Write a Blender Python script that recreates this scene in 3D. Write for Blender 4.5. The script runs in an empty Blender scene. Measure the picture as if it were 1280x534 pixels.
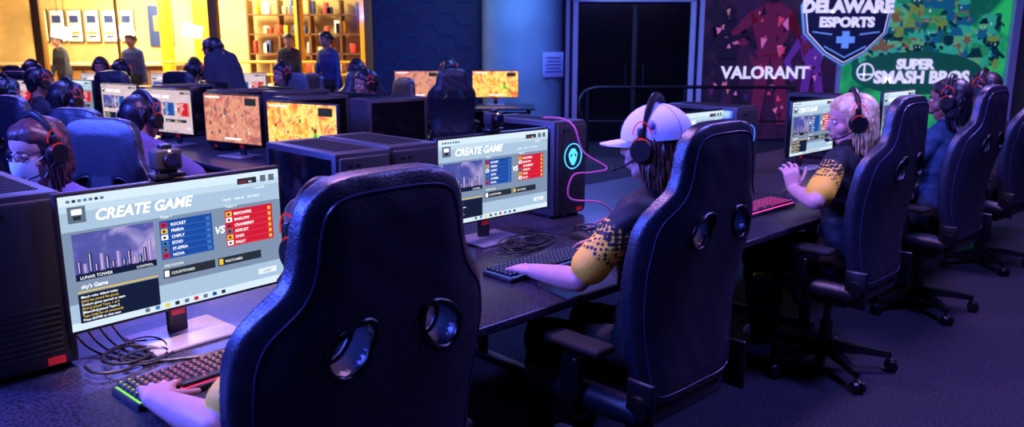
import bpy, bmesh, math, random
import numpy as np
from mathutils import Vector, Matrix, Euler
random.seed(7); np.random.seed(7)
SC=bpy.context.scene; COL=SC.collection
A=math.radians(44)
def lin(c):
    return tuple(((x/255)/12.92 if x/255<=0.04045 else ((x/255+0.055)/1.055)**2.4) for x in c)
_m={}
def mat(name,col=(128,128,128),rough=.5,metal=0,emit=None,es=1.0,bump=0,bscale=200,var=0,vscale=8,spec=.5,col2=None,sheen=0):
    if name in _m: return _m[name]
    m=bpy.data.materials.new(name); m.use_nodes=True; nt=m.node_tree; b=nt.nodes['Principled BSDF']
    c=lin(col)
    b.inputs['Base Color'].default_value=(*c,1); b.inputs['Roughness'].default_value=rough
    b.inputs['Metallic'].default_value=metal; b.inputs['Specular IOR Level'].default_value=spec
    if sheen: b.inputs['Sheen Weight'].default_value=sheen
    if emit is not None:
        b.inputs['Emission Color'].default_value=(*lin(emit),1); b.inputs['Emission Strength'].default_value=es
    tc=nt.nodes.new('ShaderNodeTexCoord')
    if var or col2:
        n=nt.nodes.new('ShaderNodeTexNoise'); n.inputs['Scale'].default_value=vscale; n.inputs['Detail'].default_value=5
        nt.links.new(tc.outputs['Object'],n.inputs['Vector'])
        r=nt.nodes.new('ShaderNodeValToRGB'); c2=lin(col2) if col2 else tuple(min(1,x*(1+var)) for x in c)
        c1=c if col2 else tuple(x*(1-var) for x in c)
        r.color_ramp.elements[0].color=(*c1,1); r.color_ramp.elements[1].color=(*c2,1)
        r.color_ramp.elements[0].position=.35; r.color_ramp.elements[1].position=.65
        nt.links.new(n.outputs['Fac'],r.inputs['Fac']); nt.links.new(r.outputs['Color'],b.inputs['Base Color'])
    if bump:
        n=nt.nodes.new('ShaderNodeTexNoise'); n.inputs['Scale'].default_value=bscale; n.inputs['Detail'].default_value=3
        nt.links.new(tc.outputs['Object'],n.inputs['Vector'])
        bp=nt.nodes.new('ShaderNodeBump'); bp.inputs['Strength'].default_value=bump; bp.inputs['Distance'].default_value=.003
        nt.links.new(n.outputs['Fac'],bp.inputs['Height']); nt.links.new(bp.outputs['Normal'],b.inputs['Normal'])
    _m[name]=m; return m
def emi(name,col,s=1.0):
    if name in _m: return _m[name]
    m=bpy.data.materials.new(name); m.use_nodes=True; nt=m.node_tree; nt.nodes.clear()
    e=nt.nodes.new('ShaderNodeEmission'); o=nt.nodes.new('ShaderNodeOutputMaterial')
    e.inputs[0].default_value=(*lin(col),1); e.inputs[1].default_value=s
    nt.links.new(e.outputs[0],o.inputs[0]); _m[name]=m; return m
def ramp_emit(name,stops,scale=6,s=1.0,detail=4,kind='noise',diff=False,dist=.6):
    m=bpy.data.materials.new(name); m.use_nodes=True; nt=m.node_tree
    tc=nt.nodes.new('ShaderNodeTexCoord')
    if kind=='noise':
        n=nt.nodes.new('ShaderNodeTexNoise'); n.inputs['Scale'].default_value=scale; n.inputs['Detail'].default_value=detail; n.inputs['Distortion'].default_value=dist; out=n.outputs['Fac']
    else:
        n=nt.nodes.new('ShaderNodeTexGradient'); out=n.outputs['Fac']
    mp=nt.nodes.new('ShaderNodeMapping'); nt.links.new(tc.outputs['Object'],mp.inputs[0]); nt.links.new(mp.outputs[0],n.inputs[0])
    if kind=='grad': mp.inputs['Scale'].default_value=(scale,1,1); mp.inputs['Location'].default_value=(.5,0,0)
    r=nt.nodes.new('ShaderNodeValToRGB'); r.color_ramp.elements.remove(r.color_ramp.elements[1])
    for i,(p,c) in enumerate(stops):
        e=r.color_ramp.elements[0] if i==0 else r.color_ramp.elements.new(p)
        e.position=p; e.color=(*lin(c),1)
    nt.links.new(out,r.inputs[0])
    b=nt.nodes['Principled BSDF']
    b.inputs['Roughness'].default_value=.5
    if diff: nt.links.new(r.outputs[0],b.inputs['Base Color'])
    else: b.inputs['Base Color'].default_value=(0.01,0.01,0.01,1)
    nt.links.new(r.outputs[0],b.inputs['Emission Color']); b.inputs['Emission Strength'].default_value=s
    _m[name]=m; return m

class MB:
    def __init__(s): s.v=[];s.f=[];s.m=[];s.mats=[];s.M=Matrix.Identity(4)
    def mi(s,m):
        if m not in s.mats: s.mats.append(m)
        return s.mats.index(m)
    def add(s,vs,fs,m,M=None):
        T=s.M@M if M is not None else s.M
        o=len(s.v); k=s.mi(m)
        s.v+= [tuple(T@Vector(v)) for v in vs]
        s.f+= [tuple(i+o for i in f) for f in fs]; s.m+=[k]*len(fs)
    def bm(s,b,m,M=None):
        b.verts.index_update(); s.add([v.co.copy() for v in b.verts],[[v.index for v in f.verts] for f in b.faces],m,M); b.free()
    def box(s,c,sz,m,r=0,rot=(0,0,0),seg=2):
        b=bmesh.new(); bmesh.ops.create_cube(b,size=1)
        for v in b.verts: v.co=Vector((v.co.x*sz[0],v.co.y*sz[1],v.co.z*sz[2]))
        if r>0: bmesh.ops.bevel(b,geom=list(b.edges),offset=min(r,min(sz)*.49),segments=seg,affect='EDGES',profile=.5)
        s.bm(b,m,Matrix.Translation(c)@Euler(rot).to_matrix().to_4x4())
    def rings(s,rs,m,caps=True,closed=False):
        n=len(rs[0]); vs=[p for r in rs for p in r]; fs=[]
        L=len(rs)
        for i in range(L if closed else L-1):
            j=(i+1)%L
            for k in range(n): fs.append((i*n+k,i*n+(k+1)%n,j*n+(k+1)%n,j*n+k))
        if caps and not closed:
            fs.append(tuple(range(n))[::-1]); fs.append(tuple((L-1)*n+k for k in range(n)))
        s.add(vs,fs,m)
    def cyl(s,p0,p1,r0,r1,m,seg=20):
        p0=Vector(p0);p1=Vector(p1);q=(p1-p0).to_track_quat('Z','Y')
        s.rings([[p+q@Vector((r*math.cos(2*math.pi*k/seg),r*math.sin(2*math.pi*k/seg),0)) for k in range(seg)] for p,r in((p0,r0),(p1,r1))],m)
    def cap(s,p0,p1,r0,r1,m,seg=14,h=4):
        p0=Vector(p0);p1=Vector(p1);d=p1-p0
        if d.length<1e-5: d=Vector((0,0,1e-4)); p1=p0+d
        q=d.to_track_quat('Z','Y'); dn=d.normalized(); rs=[]
        st=[(p0-dn*r0*math.sin(t),r0*math.cos(t)) for t in [math.pi/2*(h-i)/h*.97 for i in range(h+1)]]
        st+=[(p1+dn*r1*math.sin(t),r1*math.cos(t)) for t in [math.pi/2*i/h*.97 for i in range(h+1)]]
        s.rings([[p+q@Vector((r*math.cos(2*math.pi*k/seg),r*math.sin(2*math.pi*k/seg),0)) for k in range(seg)] for p,r in st],m)
    def ell(s,c,rad,m,rot=(0,0,0),u=24,w=14):
        b=bmesh.new(); bmesh.ops.create_uvsphere(b,u_segments=u,v_segments=w,radius=1)
        for v in b.verts: v.co=Vector((v.co.x*rad[0],v.co.y*rad[1],v.co.z*rad[2]))
        s.bm(b,m,Matrix.Translation(c)@Euler(rot).to_matrix().to_4x4())
    def tube(s,path,r,m,closed=False,seg=8):
        path=[Vector(p) for p in path]; n=len(path); rs=[]; up=None
        for i,p in enumerate(path):
            if closed: t=path[(i+1)%n]-path[i-1]
            else: t=path[min(i+1,n-1)]-path[max(i-1,0)]
            t.normalize()
            if up is None:
                up=Vector((0,0,1)) if abs(t.z)<.9 else Vector((1,0,0))
            up=(up-t*up.dot(t)).normalized(); sd=t.cross(up)
            rr=r[i] if isinstance(r,(list,tuple)) else r
            rs.append([p+up*rr*math.cos(2*math.pi*k/seg)+sd*rr*math.sin(2*math.pi*k/seg) for k in range(seg)])
        s.rings(rs,m,closed=closed)
    def prism(s,pts,y0,y1,m):   # polygon in xz plane extruded in y
        n=len(pts); vs=[(p[0],y0,p[1]) for p in pts]+[(p[0],y1,p[1]) for p in pts]
        fs=[tuple(range(n)),tuple(range(2*n-1,n-1,-1))]+[(i,(i+1)%n,n+(i+1)%n,n+i)[::-1] for i in range(n)]
        s.add(vs,fs,m)
    def quad(s,x0,z0,x1,z1,y,m): s.add([(x0,y,z0),(x1,y,z0),(x1,y,z1),(x0,y,z1)],[(0,1,2,3)],m)
    def text(s,txt,x,z,y,size,m,align='LEFT',shear=0,bold=0,extr=0,sx=1):
        cu=bpy.data.curves.new('t','FONT'); cu.body=txt; cu.size=size; cu.align_x=align; cu.shear=shear; cu.offset=bold; cu.extrude=extr; cu.resolution_u=3
        o=bpy.data.objects.new('t',cu); COL.objects.link(o)
        me=bpy.data.meshes.new_from_object(o.evaluated_get(bpy.context.evaluated_depsgraph_get()))
        T=Matrix.Translation((x,y,z))@Matrix.Rotation(math.pi/2,4,'X')@Matrix.Diagonal((sx,1,1,1))
        s.add([v.co.copy() for v in me.vertices],[tuple(p.vertices) for p in me.polygons],m,T)
        bpy.data.objects.remove(o); bpy.data.meshes.remove(me)
    def mesh(s,name,smooth=True,ang=38):
        me=bpy.data.meshes.new(name); me.from_pydata(s.v,[],s.f)
        for m in s.mats: me.materials.append(m)
        me.polygons.foreach_set('material_index',s.m)
        if smooth:
            me.polygons.foreach_set('use_smooth',[True]*len(s.f)); me.set_sharp_from_angle(angle=math.radians(ang))
        me.update(); return me
    def obj(s,name,smooth=True,ang=38): return link(name,s.mesh(name,smooth,ang))
def link(name,me):
    o=bpy.data.objects.new(name,me); COL.objects.link(o); return o
def place(o,x,y,z=0,yaw=0):   # desk-row frame -> world
    o.location=(x*math.cos(A)-y*math.sin(A),x*math.sin(A)+y*math.cos(A),z); o.rotation_euler=(0,0,A+math.radians(yaw)); return o
def remesh(me,vox,it=3,fac=.5):
    o=link('tmp',me); r=o.modifiers.new('r','REMESH'); r.mode='VOXEL'; r.voxel_size=vox; r.adaptivity=0
    if it:
        sm=o.modifiers.new('s','SMOOTH'); sm.factor=fac; sm.iterations=it
    bpy.context.view_layer.update()
    m2=bpy.data.meshes.new_from_object(o.evaluated_get(bpy.context.evaluated_depsgraph_get()))
    bpy.data.objects.remove(o); return m2
def catmull(pts,n=6,closed=True):
    out=[];N=len(pts)
    for i in range(N if closed else N-1):
        p=[Vector(pts[(i+k)%N]) if closed else Vector(pts[max(0,min(N-1,i+k))]) for k in(-1,0,1,2)]
        for j in range(n):
            t=j/n; out.append(.5*((2*p[1])+(p[2]-p[0])*t+(2*p[0]-5*p[1]+4*p[2]-p[3])*t*t+(3*p[1]-p[0]-3*p[2]+p[3])*t**3))
    if not closed: out.append(Vector(pts[-1]))
    return out

# ---------------- materials
leather=mat('chair_leather',(28,28,42),.36,bump=.4,bscale=230,spec=.8)
piping=mat('chair_piping',(50,50,80),.35)
plast=mat('black_plastic',(16,16,20),.35)
plastm=mat('matte_plastic',(20,20,24),.6,bump=.1)
metal=mat('dark_metal',(60,60,66),.35,metal=.9)
alu=mat('brushed_aluminium',(190,185,195),.35,metal=.7)
rub=mat('rubber',(14,14,16),.8)
desk_m=mat('desk_laminate',(42,40,50),.33,bump=.06,bscale=60,var=.8,vscale=130)
white=mat('white_paint',(205,205,215),.5)

# ---------------- gaming chair
def chair_mesh():
    mb=MB()
    half=[(.0,.858),(.07,.857),(.128,.847),(.166,.815),(.182,.765),(.190,.71),(.204,.67),(.236,.635),(.268,.595),(.287,.54),(.291,.47),(.284,.36),(.272,.25),(.255,.14),(.235,.05),(.20,.008),(.12,0),(.0,0)]
    ol=half+[(-x,z) for x,z in half[-2:0:-1]]
    ol=catmull([(a,b,0) for a,b in ol],5)
    holes=[]
    for sx in(1,-1):
        pts=[]
        for k in range(28):
            t=2*math.pi*k/28; a=.057*math.cos(t); b=.040*math.sin(t)*(1+.18*math.cos(t))
            ang=math.radians(-48)
            x=a*math.cos(ang)-b*math.sin(ang); z=a*math.sin(ang)+b*math.cos(ang)
            pts.append(Vector((sx*(.100+x),.550+z,0)))
        holes.append(pts)
    cu=bpy.data.curves.new('c','CURVE'); cu.dimensions='2D'; cu.fill_mode='BOTH'; cu.extrude=.038
    for pl in [ol]+holes:
        sp=cu.splines.new('POLY'); sp.points.add(len(pl)-1); sp.use_cyclic_u=True
        for i,p in enumerate(pl): sp.points[i].co=(p.x,p.y,0,1)
    o=bpy.data.objects.new('c',cu); COL.objects.link(o)
    me=bpy.data.meshes.new_from_object(o.evaluated_get(bpy.context.evaluated_depsgraph_get())); bpy.data.objects.remove(o)
    me=remesh(me,.0075,5,.5)
    V=np.zeros(len(me.vertices)*3); me.vertices.foreach_get('co',V); V=V.reshape(-1,3)
    x,z,y=V[:,0].copy(),V[:,1].copy(),V[:,2].copy()
    O=np.array([(p.x,p.y) for p in ol])
    d=np.full(len(x),9.)
    for p in O: d=np.minimum(d,np.hypot(x-p[0],z-p[1]))
    y*= .42+.58*np.clip(d/.075,0,1)**.5
    rearm=(y<0)
    y=y+np.where(rearm,.0012*np.sin(x*30+4*np.sin(z*9))*np.sin(z*27+x*12)+.0004*np.sin(x*70+z*45),0)
    def bend(x,z,y):
        w=np.maximum(0,np.abs(x)-.10)
        y=y+2.0*w*w*(.6+.4*np.clip((z-.1)/.4,0,1))
        y=y+.03*np.sin(np.pi*np.clip(z/.5,0,1))+.02*np.clip((z-.6)/.25,0,1)
        th=math.radians(5.5); c,s=math.cos(th),math.sin(th)
        return x, y*c-z*s-.225, y*s+z*c+.485
    bx,by,bz=bend(x,z,y)
    P=np.stack([bx,by,bz],1)
    fs=[tuple(p.vertices)[::-1] for p in me.polygons]
    mb.add([tuple(p) for p in P],fs,leather)
    rear=y<0
    rx,rz,ry=x[rear],z[rear],y[rear]
    def surf(px,pz,off):
        i=np.argmin((rx-px)**2+(rz-pz)**2)
        a=bend(np.array([px]),np.array([pz]),np.array([ry[i]+off])); return (float(a[0][0]),float(a[1][0]),float(a[2][0]))
    n=len(ol)
    path=[]
    for i in range(n):
        t=(ol[(i+1)%n]-ol[i-1]).normalized(); nn=Vector((t.y,-t.x,0))
        if nn.dot(ol[i]-Vector((0,ol[i].y*.9+.04,0)))>0: nn=-nn
        p=ol[i]+nn*.03
        path.append(surf(p.x,p.y,-.001))
    for _ in range(3):
        path=[tuple((Vector(path[i-1])+Vector(path[i])*2+Vector(path[(i+1)%n]))/4) for i in range(n)]
    mb.tube(path,.0026,piping,closed=True,seg=6)
    for h in holes:
        cc=sum(h,Vector())/len(h)
        pr=[surf(*(cc+(p-cc)*1.04).xy,-.002) for p in h]
        mb.tube(pr,.0075,plast,closed=True,seg=8)
        def ring(k,yy): return [Vector([float(q[0]) for q in bend(np.array([(cc+(p-cc)*k).x]),np.array([(cc+(p-cc)*k).y]),np.array([yy]))]) for p in h]
        outer=ring(1.0,-.030); inner=ring(.95,.030)
        mb.rings([outer,inner],rub,caps=False)
        mb.tube([tuple(p) for p in inner],.006,plast,closed=True,seg=8)
    # seat
    mb.box((0,.02,.445),(.44,.50,.085),leather,r=.035,seg=4)
    mb.box((0,.05,.46),(.36,.42,.075),leather,r=.03,seg=4)
    for sx in(1,-1):
        mb.tube(catmull([(sx*.235,-.22,.47),(sx*.25,-.1,.475),(sx*.25,.1,.47),(sx*.225,.24,.455)],5,False),[.045]*16,leather,seg=12)
        mb.cap((sx*.225,.24,.455),(sx*.225,.25,.455),.045,.03,leather)
        mb.box((sx*.255,-.225,.50),(.018,.10,.17),plast,r=.008)
        mb.cyl((sx*.25,-.225,.50),(sx*.278,-.225,.50),.042,.038,plast)
        mb.tube(catmull([(sx*.20,.02,.40),(sx*.285,.02,.40),(sx*.315,.01,.46),(sx*.315,-.005,.64)],5,False),.019,plast,seg=10)
        mb.box((sx*.312,.0,.55),(.035,.07,.14),plast,r=.01)
        mb.box((sx*.305,.0,.662),(.09,.27,.03),rub,r=.014,seg=3)
    mb.box((0,0,.392),(.30,.30,.03),metal,r=.006)
    mb.box((0,0,.365),(.16,.24,.04),plast,r=.01)
    mb.tube([(.08,.06,.37),(.2,.07,.37),(.27,.07,.36)],.006,plast); mb.box((.29,.07,.36),(.06,.03,.012),plast,r=.004)
    mb.cyl((0,0,.10),(0,0,.24),.032,.030,plast); mb.cyl((0,0,.22),(0,0,.37),.018,.018,metal)
    mb.cyl((0,0,.075),(0,0,.135),.048,.042,plast)
    for k in range(5):
        a=2*math.pi*k/5+.3
        mb.M=Matrix.Rotation(a,4,'Z')
        mb.rings([[(r,y_*w,z_+h*zz) for y_,zz in((-1,-1),(1,-1),(.7,1),(-.7,1))] for r,w,z_,h in((.03,.035,.11,.022),(.16,.026,.105,.018),(.30,.018,.085,.013))],plast)
        mb.cyl((.30,0,.045),(.30,0,.10),.010,.010,metal)
        for sy in(1,-1):
            mb.cyl((.30+.012,sy*.007,.029),(.30+.012,sy*.027,.029),.029,.026,plast,seg=18)
        mb.cap((.30,0,.055),(.325,0,.05),.014,.012,plast)
        mb.M=Matrix.Identity(4)
    return mb.mesh('gaming_chair',ang=50)
CH=chair_mesh()
def chair(x,y,yaw=0,sz=1.0):
    o=place(link('gaming_chair',CH),x,y,0,yaw); o.scale=(1,1,sz); return o

# ---------------- monitors
def monitor_mesh(kind):
    mb=MB(); W,H=.598,.336; cz=.275; Y=-.032
    mb.box((0,-.018,cz),(.614,.026,.354),plast,r=.005)
    mb.box((0,.008,cz),(.40,.035,.24),plastm,r=.015)
    mb.box((0,.05,.17),(.055,.022,.32),plastm,r=.006)
    mb.box((0,.03,cz),(.11,.05,.09),plastm,r=.01)
    mb.box((0,.038,.085),(.04,.004,.05),mat('red_accent',(190,25,40),.4,emit=(160,20,30),es=.3),r=.001)
    mb.box((0,.015,.006),(.25,.20,.010),alu,r=.004)
    bg={'ui':emi('screen_bg',(158,182,206),1.25),'uiw':emi('screen_bg_warm',(215,190,200),1.1),'game':G1,'game2':G2}[kind]
    mb.quad(-W/2,cz-H/2,W/2,cz+H/2,Y+.0005,bg)
    def q(x0,y0,x1,y1,m,l=1): mb.quad(-W/2+x0*W,cz+H/2-y1*H,-W/2+x1*W,cz+H/2-y0*H,Y-.0004*l,m)
    def t(s_,x,y,sz,m,sh=0,al='LEFT',bold=0): mb.text(s_,-W/2+x*W,cz+H/2-y*H,Y-.0016,sz,m,al,sh,bold)
    if kind[:2]=='ui':
        wt=emi('ui_white',(246,249,252),1.4); nv=emi('ui_navy',(22,32,62),1); bl=emi('ui_blue',(30,76,166),1.05); bl2=emi('ui_blue2',(60,120,190),1.1)
        rd=emi('ui_red',(206,28,56),1.1); gy=emi('ui_grey',(98,112,132),1.05); yl=emi('ui_yellow',(240,200,60),1.05); lt=emi('ui_light',(200,218,232),1.25); dk=emi('ui_dark',(42,48,62),1)
        if kind=='ui':
            q(0,0,1,.07,lt,.5); q(0,.07,1,.12,emi('ui_light2',(180,202,220),1.25),.45); q(0,.94,1,1,lt,.5); q(0,.26,1,.80,emi('ui_mid',(124,142,170),1.1),.4)
        t('CREATE GAME',.13,.20,.038,wt,.28,bold=.0010)
        q(.03,.08,.10,.20,gy); q(.045,.10,.085,.14,wt,2); q(.05,.15,.08,.18,dk,2)
        for i in range(7): q(.03+i*.022,.030,.044+i*.022,.050,[gy,dk,gy,bl2,gy,dk,gy][i])
        q(.78,.04,.88,.09,dk); t('PLAY',.79,.08,.010,rd); t('sky',.835,.08,.009,wt); q(.90,.035,.93,.09,gy); q(.945,.035,.975,.09,gy); t('+ INVITE',.86,.145,.009,wt); t('MOVE    ADD AI    SETTINGS',.70,.21,.009,wt)
        q(.035,.28,.37,.58,CITY,1)
        for i in range(14):
            x=.045+i*.0225; h=random.uniform(.05,.2); q(x,.58-h,x+.016,.58,emi('city%d'%(i%3),[(60,50,120),(150,130,190),(40,60,110)][i%3],1),2)
            q(x+.004,.585-h,x+.008,.57,emi('city_win',(225,200,235),1),3)
        q(.035,.58,.37,.63,nv); t('LUNAR TOWER',.05,.62,.011,wt); t('CONTROL',.28,.62,.009,wt)
        t("sky's Game",.05,.69,.014,wt,bold=.0002); q(.035,.71,.37,.72,yl,2)
        q(.035,.73,.37,.95,nv)
        L_=['Match rules: default lobby','[sky] has joined the group','Custom game opened to team','[Echo] joined Team 1 of 2','[Moonfire] joined Team 2','Type /help for all commands','Press ENTER to chat now']
        for i in range(7): t(L_[i],.045,.762+i*.029,.0085,yl if i%2 else wt,bold=.0001)
        t('Team 1',.40,.27,.011,wt); t('Team 2',.71,.27,.011,wt)
        q(.395,.29,.64,.60,bl); q(.705,.29,.955,.60,rd)
        nm=['ROCKET','FRIEDA','CHIPLY','ECHO','ST-EFRIA','NOVA']; nm2=['MOONFIRE','MARLOW','CRANBERRY','ADDUST','ONIX','RALLY']
        for i in range(6):
            y=.305+i*.049
            q(.395,y+.041,.64,y+.043,emi('ui_line_b',(90,140,210),1),1.5); q(.705,y+.041,.955,y+.043,emi('ui_line_r',(235,100,110),1),1.5)
            q(.40,y,.43,y+.038,[rd,yl,wt,bl2,gy,rd][i],2); q(.407,y+.01,.42,y+.03,dk,3); t(nm[i],.445,y+.032,.0108,wt,bold=.0002); q(.61,y+.005,.63,y+.033,bl2,2)
            q(.71,y,.74,y+.038,[yl,wt,rd,gy,yl,wt][i],2); q(.717,y+.01,.73,y+.03,dk,3); t(nm2[i],.75,y+.032,.0108,wt,bold=.0002); q(.93,y+.005,.945,y+.033,yl,2)
        t('VS',.672,.47,.028,wt,.2,'CENTER',.0008)
        t('SPECTATORS',.40,.66,.009,wt); q(.395,.68,.64,.75,dk); q(.655,.68,.88,.75,dk)
        q(.40,.69,.42,.74,wt,2); t('COURTSYARD',.43,.727,.010,wt); q(.66,.69,.68,.74,yl,2); t('WATCHERS',.69,.727,.010,wt)
        q(.86,.85,.96,.90,emi('ui_btn',(220,228,236),1.2)); t('START',.885,.888,.009,dk)
        for i in range(9): q(.30+i*.045,.955,.32+i*.045,.985,[gy,bl2,yl,dk,gy,rd,gy,bl,dk][i])
    else:
        pal=[(230,190,60),(90,150,70),(200,70,50),(250,225,170)] if kind=='game' else [(230,150,150),(150,90,80),(240,200,170),(120,100,130)]
        for i in range(26):
            x=random.uniform(.05,.9); y=random.uniform(.25,.85); w=random.uniform(.015,.05)
            q(x,y,x+w,y+w*1.8,emi(kind+'%d'%(i%4),pal[i%4],1.1),1+i*.05)
        if kind=='game':
            gr=emi('game_char_green',(70,200,70),1.2); rdk=emi('game_char_red',(190,40,50),1)
            mb.ell((.12,Y-.001,cz-.03),(.022,.0008,.03),gr,u=14,w=6); mb.ell((.12,Y-.0015,cz+.01),(.016,.0008,.016),rdk,u=12,w=6)
            mb.ell((.16,Y-.001,cz-.06),(.03,.0008,.012),gr,u=12,w=6)
        q(.03,.04,.30,.07,emi('ui_white',(240,245,250),1)); q(.75,.05,.95,.20,emi('ui_dark',(42,48,62),1)); q(.35,.90,.65,.94,emi('ui_white',(230,190,60),1))
    return mb.mesh('monitor')
CITY=ramp_emit('city_view',[(0,(40,40,110)),(.45,(70,80,160)),(.6,(150,140,200)),(1,(220,210,235))],14,1.1)
G1=ramp_emit('game_view',[(0,(120,50,20)),(.36,(205,100,25)),(.46,(250,160,45)),(.54,(255,205,100)),(.62,(240,130,50)),(.72,(190,90,60)),(.8,(60,110,150)),(1,(60,120,150))],9,1.6,detail=9,dist=1.2)
G2=ramp_emit('game_view_dusk',[(0,(90,50,60)),(.42,(190,110,90)),(.52,(230,160,120)),(.62,(200,110,90)),(1,(100,110,150))],10,1.15,detail=9,dist=1.2)
MM={k:monitor_mesh(k) for k in('ui','uiw','game','game2')}
DZ=.76
def monitor(x,y,yaw=0,kind='ui',z=DZ): return place(link('monitor',MM[kind]),x,y,z,yaw)

# ---------------- tower
def tower_mesh(lit):
    mb=MB(); w,d,h=.215,.47,.44
    body=mat('tower_shell',(44,42,48),.45,bump=.05); gl=mat('tower_side_glass',(10,10,14),.12)
    mb.box((0,d/2,h/2+.012),(w,d,h),body,r=.008)
    mb.box((0,-.006,h/2+.012),(w-.02,.02,h-.03),plastm,r=.008)
    for sx in(1,-1): mb.box((sx*(w/2+.001),d/2,h/2+.02),(.004,d-.05,h-.06),gl,r=.001)
    for y in(.05,d-.05):
        for sx in(1,-1): mb.box((sx*.08,y,.006),(.03,.04,.012),rub)
    for i in range(14): mb.box((0,.06+i*.026,h+.0125),(.15,.008,.004),plastm)
    for i in range(9): mb.box((0,-.017,.06+i*.014),(.14,.003,.005),rub)
    mb.box((-.06,-.017,h-.03),(.014,.004,.008),metal); mb.box((-.03,-.017,h-.03),(.014,.004,.008),metal)
    mb.box((.05,-.018,.035),(.04,.003,.018),mat('red_badge',(150,20,30),.4,emit=(150,20,30),es=.4))
    if lit:
        b=emi('tower_glow%d'%lit,(80,190,255) if lit==1 else (70,110,255),1.8); zc=.29
        mb.tube([(.058*math.cos(t),-.02,zc+.058*math.sin(t)) for t in np.linspace(0,2*math.pi,32,endpoint=False)],.0025,b,closed=True,seg=6)
        mb.prism([(-.012,zc+.035),(.012,zc+.035),(.030,zc+.01),(.022,zc-.02),(.006,zc-.042),(-.006,zc-.042),(-.022,zc-.02),(-.030,zc+.01)],-.021,-.0185,b)
        for sx in(1,-1):
            mb.prism([(sx*.006,zc+.012),(sx*.022,zc+.006),(sx*.014,zc-.004)],-.0225,-.0212,rub)
    return mb.mesh('computer_tower')
TW=[tower_mesh(0),tower_mesh(1),tower_mesh(2)]
def tower(x,y,yaw=0,lit=0,z=DZ): return place(link('computer_tower',TW[lit]),x,y,z,yaw)

# ---------------- keyboard / mouse / webcam
def kb_mesh(kind):
    mb=MB()
    if kind=='rgb': gm=ramp_emit('rgb_glow',[(0,(60,230,80)),(.2,(255,60,60)),(.4,(255,40,120)),(.6,(255,120,30)),(.8,(120,60,255)),(1,(255,50,160))],2.2,1.3,kind='grad')
    elif kind=='pink': gm=emi('pink_glow',(255,60,170),2.5)
    else: gm=emi('blue_glow',(90,120,255),.9)
    mb.box((0,0,.009),(.445,.145,.016),plastm,r=.004)
    mb.add([(-.216,-.066,.0176),(.216,-.066,.0176),(.216,.066,.0176),(-.216,.066,.0176)],[(0,1,2,3)],gm)
    kc=mat('keycap',(26,26,32),.5)
    for r in range(6):
        y=.055-r*.0215; x=-.213
        while x<.207:
            w=.0185
            if r==5 and -.12<x<-.02: w=.12
            w=min(w,.213-x)
            mb.box((x+w/2,y,.024),(w-.0030,.0176,.012),kc,r=.002,seg=1)
            mb.box((x+w/2,y+.002,.0303),(.005,.005,.0006),gm)
            x+=w+.0012
    return mb.mesh('keyboard')
def keyboard(x,y,yaw,kind): return place(link('keyboard',kb_mesh(kind)),x,y,DZ,yaw)
def mouse_mesh():
    mb=MB(); rs=[]
    for i in range(11):
        t=i/10; y=-.06+.12*t; w=.031*math.sin(math.pi*(.08+.84*t))**.45; h=.038*math.sin(math.pi*(.06+.80*t))**.7
        rs.append([(w*math.cos(a)*(1-.1*math.sin(math.pi*t)),y,max(0.001,h*max(0,math.sin(a))**.8)) for a in [math.pi*k/10 for k in range(11)]]+[(0,y,.001)])
    mb.rings(rs,plastm); mb.cyl((-.004,.035,.030),(.004,.035,.030),.009,.009,rub)
    mb.tube(catmull([(0,.06,.012),(0.01,.12,.006),(-.03,.22,.005),(.02,.34,.005)],6,False),.0022,rub,seg=6)
    mb.box((0,-.045,.02),(.012,.004,.006),emi('mouse_glow',(80,160,255),1.5))
    return mb.mesh('computer_mouse')
MOUSE=mouse_mesh()
def webcam_mesh():
    mb=MB()
    mb.box((0,0,.055),(.070,.050,.055),plastm,r=.008,seg=3)
    mb.cyl((0,-.022,.055),(0,-.042,.055),.021,.019,plast); mb.cyl((0,-.042,.055),(0,-.044,.055),.014,.014,mat('lens_glass',(20,20,50),.05))
    mb.box((0,.0,.088),(.028,.03,.012),plast,r=.004)
    mb.box((0,.0,.012),(.085,.045,.014),plast,r=.004)
    mb.box((0,.028,-.01),(.06,.008,.05),plast,r=.003); mb.box((0,-.0,.024),(.05,.03,.012),plast,r=.004)
    mb.box((0,-.026,.078),(.006,.003,.004),emi('cam_led',(255,255,255),2))
    return mb.mesh('webcam')
WC=webcam_mesh()

# ---------------- desks
def desk(name,L,D,panel=True):
    mb=MB(); 
    mb.box((0,0,DZ-.016),(L,D,.032),desk_m,r=.008,seg=3)
    n=max(2,int(L/1.4)+1)
    for i in range(n):
        x=-L/2+.08+i*(L-.16)/(n-1)
        for y in(-D/2+.30,D/2-.12): mb.box((x,y,(DZ-.032)/2+.01),(.05,.05,DZ-.052),metal,r=.006)
        mb.box((x,.1,.02),(.06,D-.3,.03),metal,r=.006); mb.box((x,.05,DZ-.05),(.04,D-.2,.03),metal,r=.004)
    mb.box((0,D/2-.06,.45),(L-.1,.018,.40),plastm,r=.003)
    return mb.obj(name)
place(desk('computer_desk',8.1,1.36),3.35,2.31)
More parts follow.
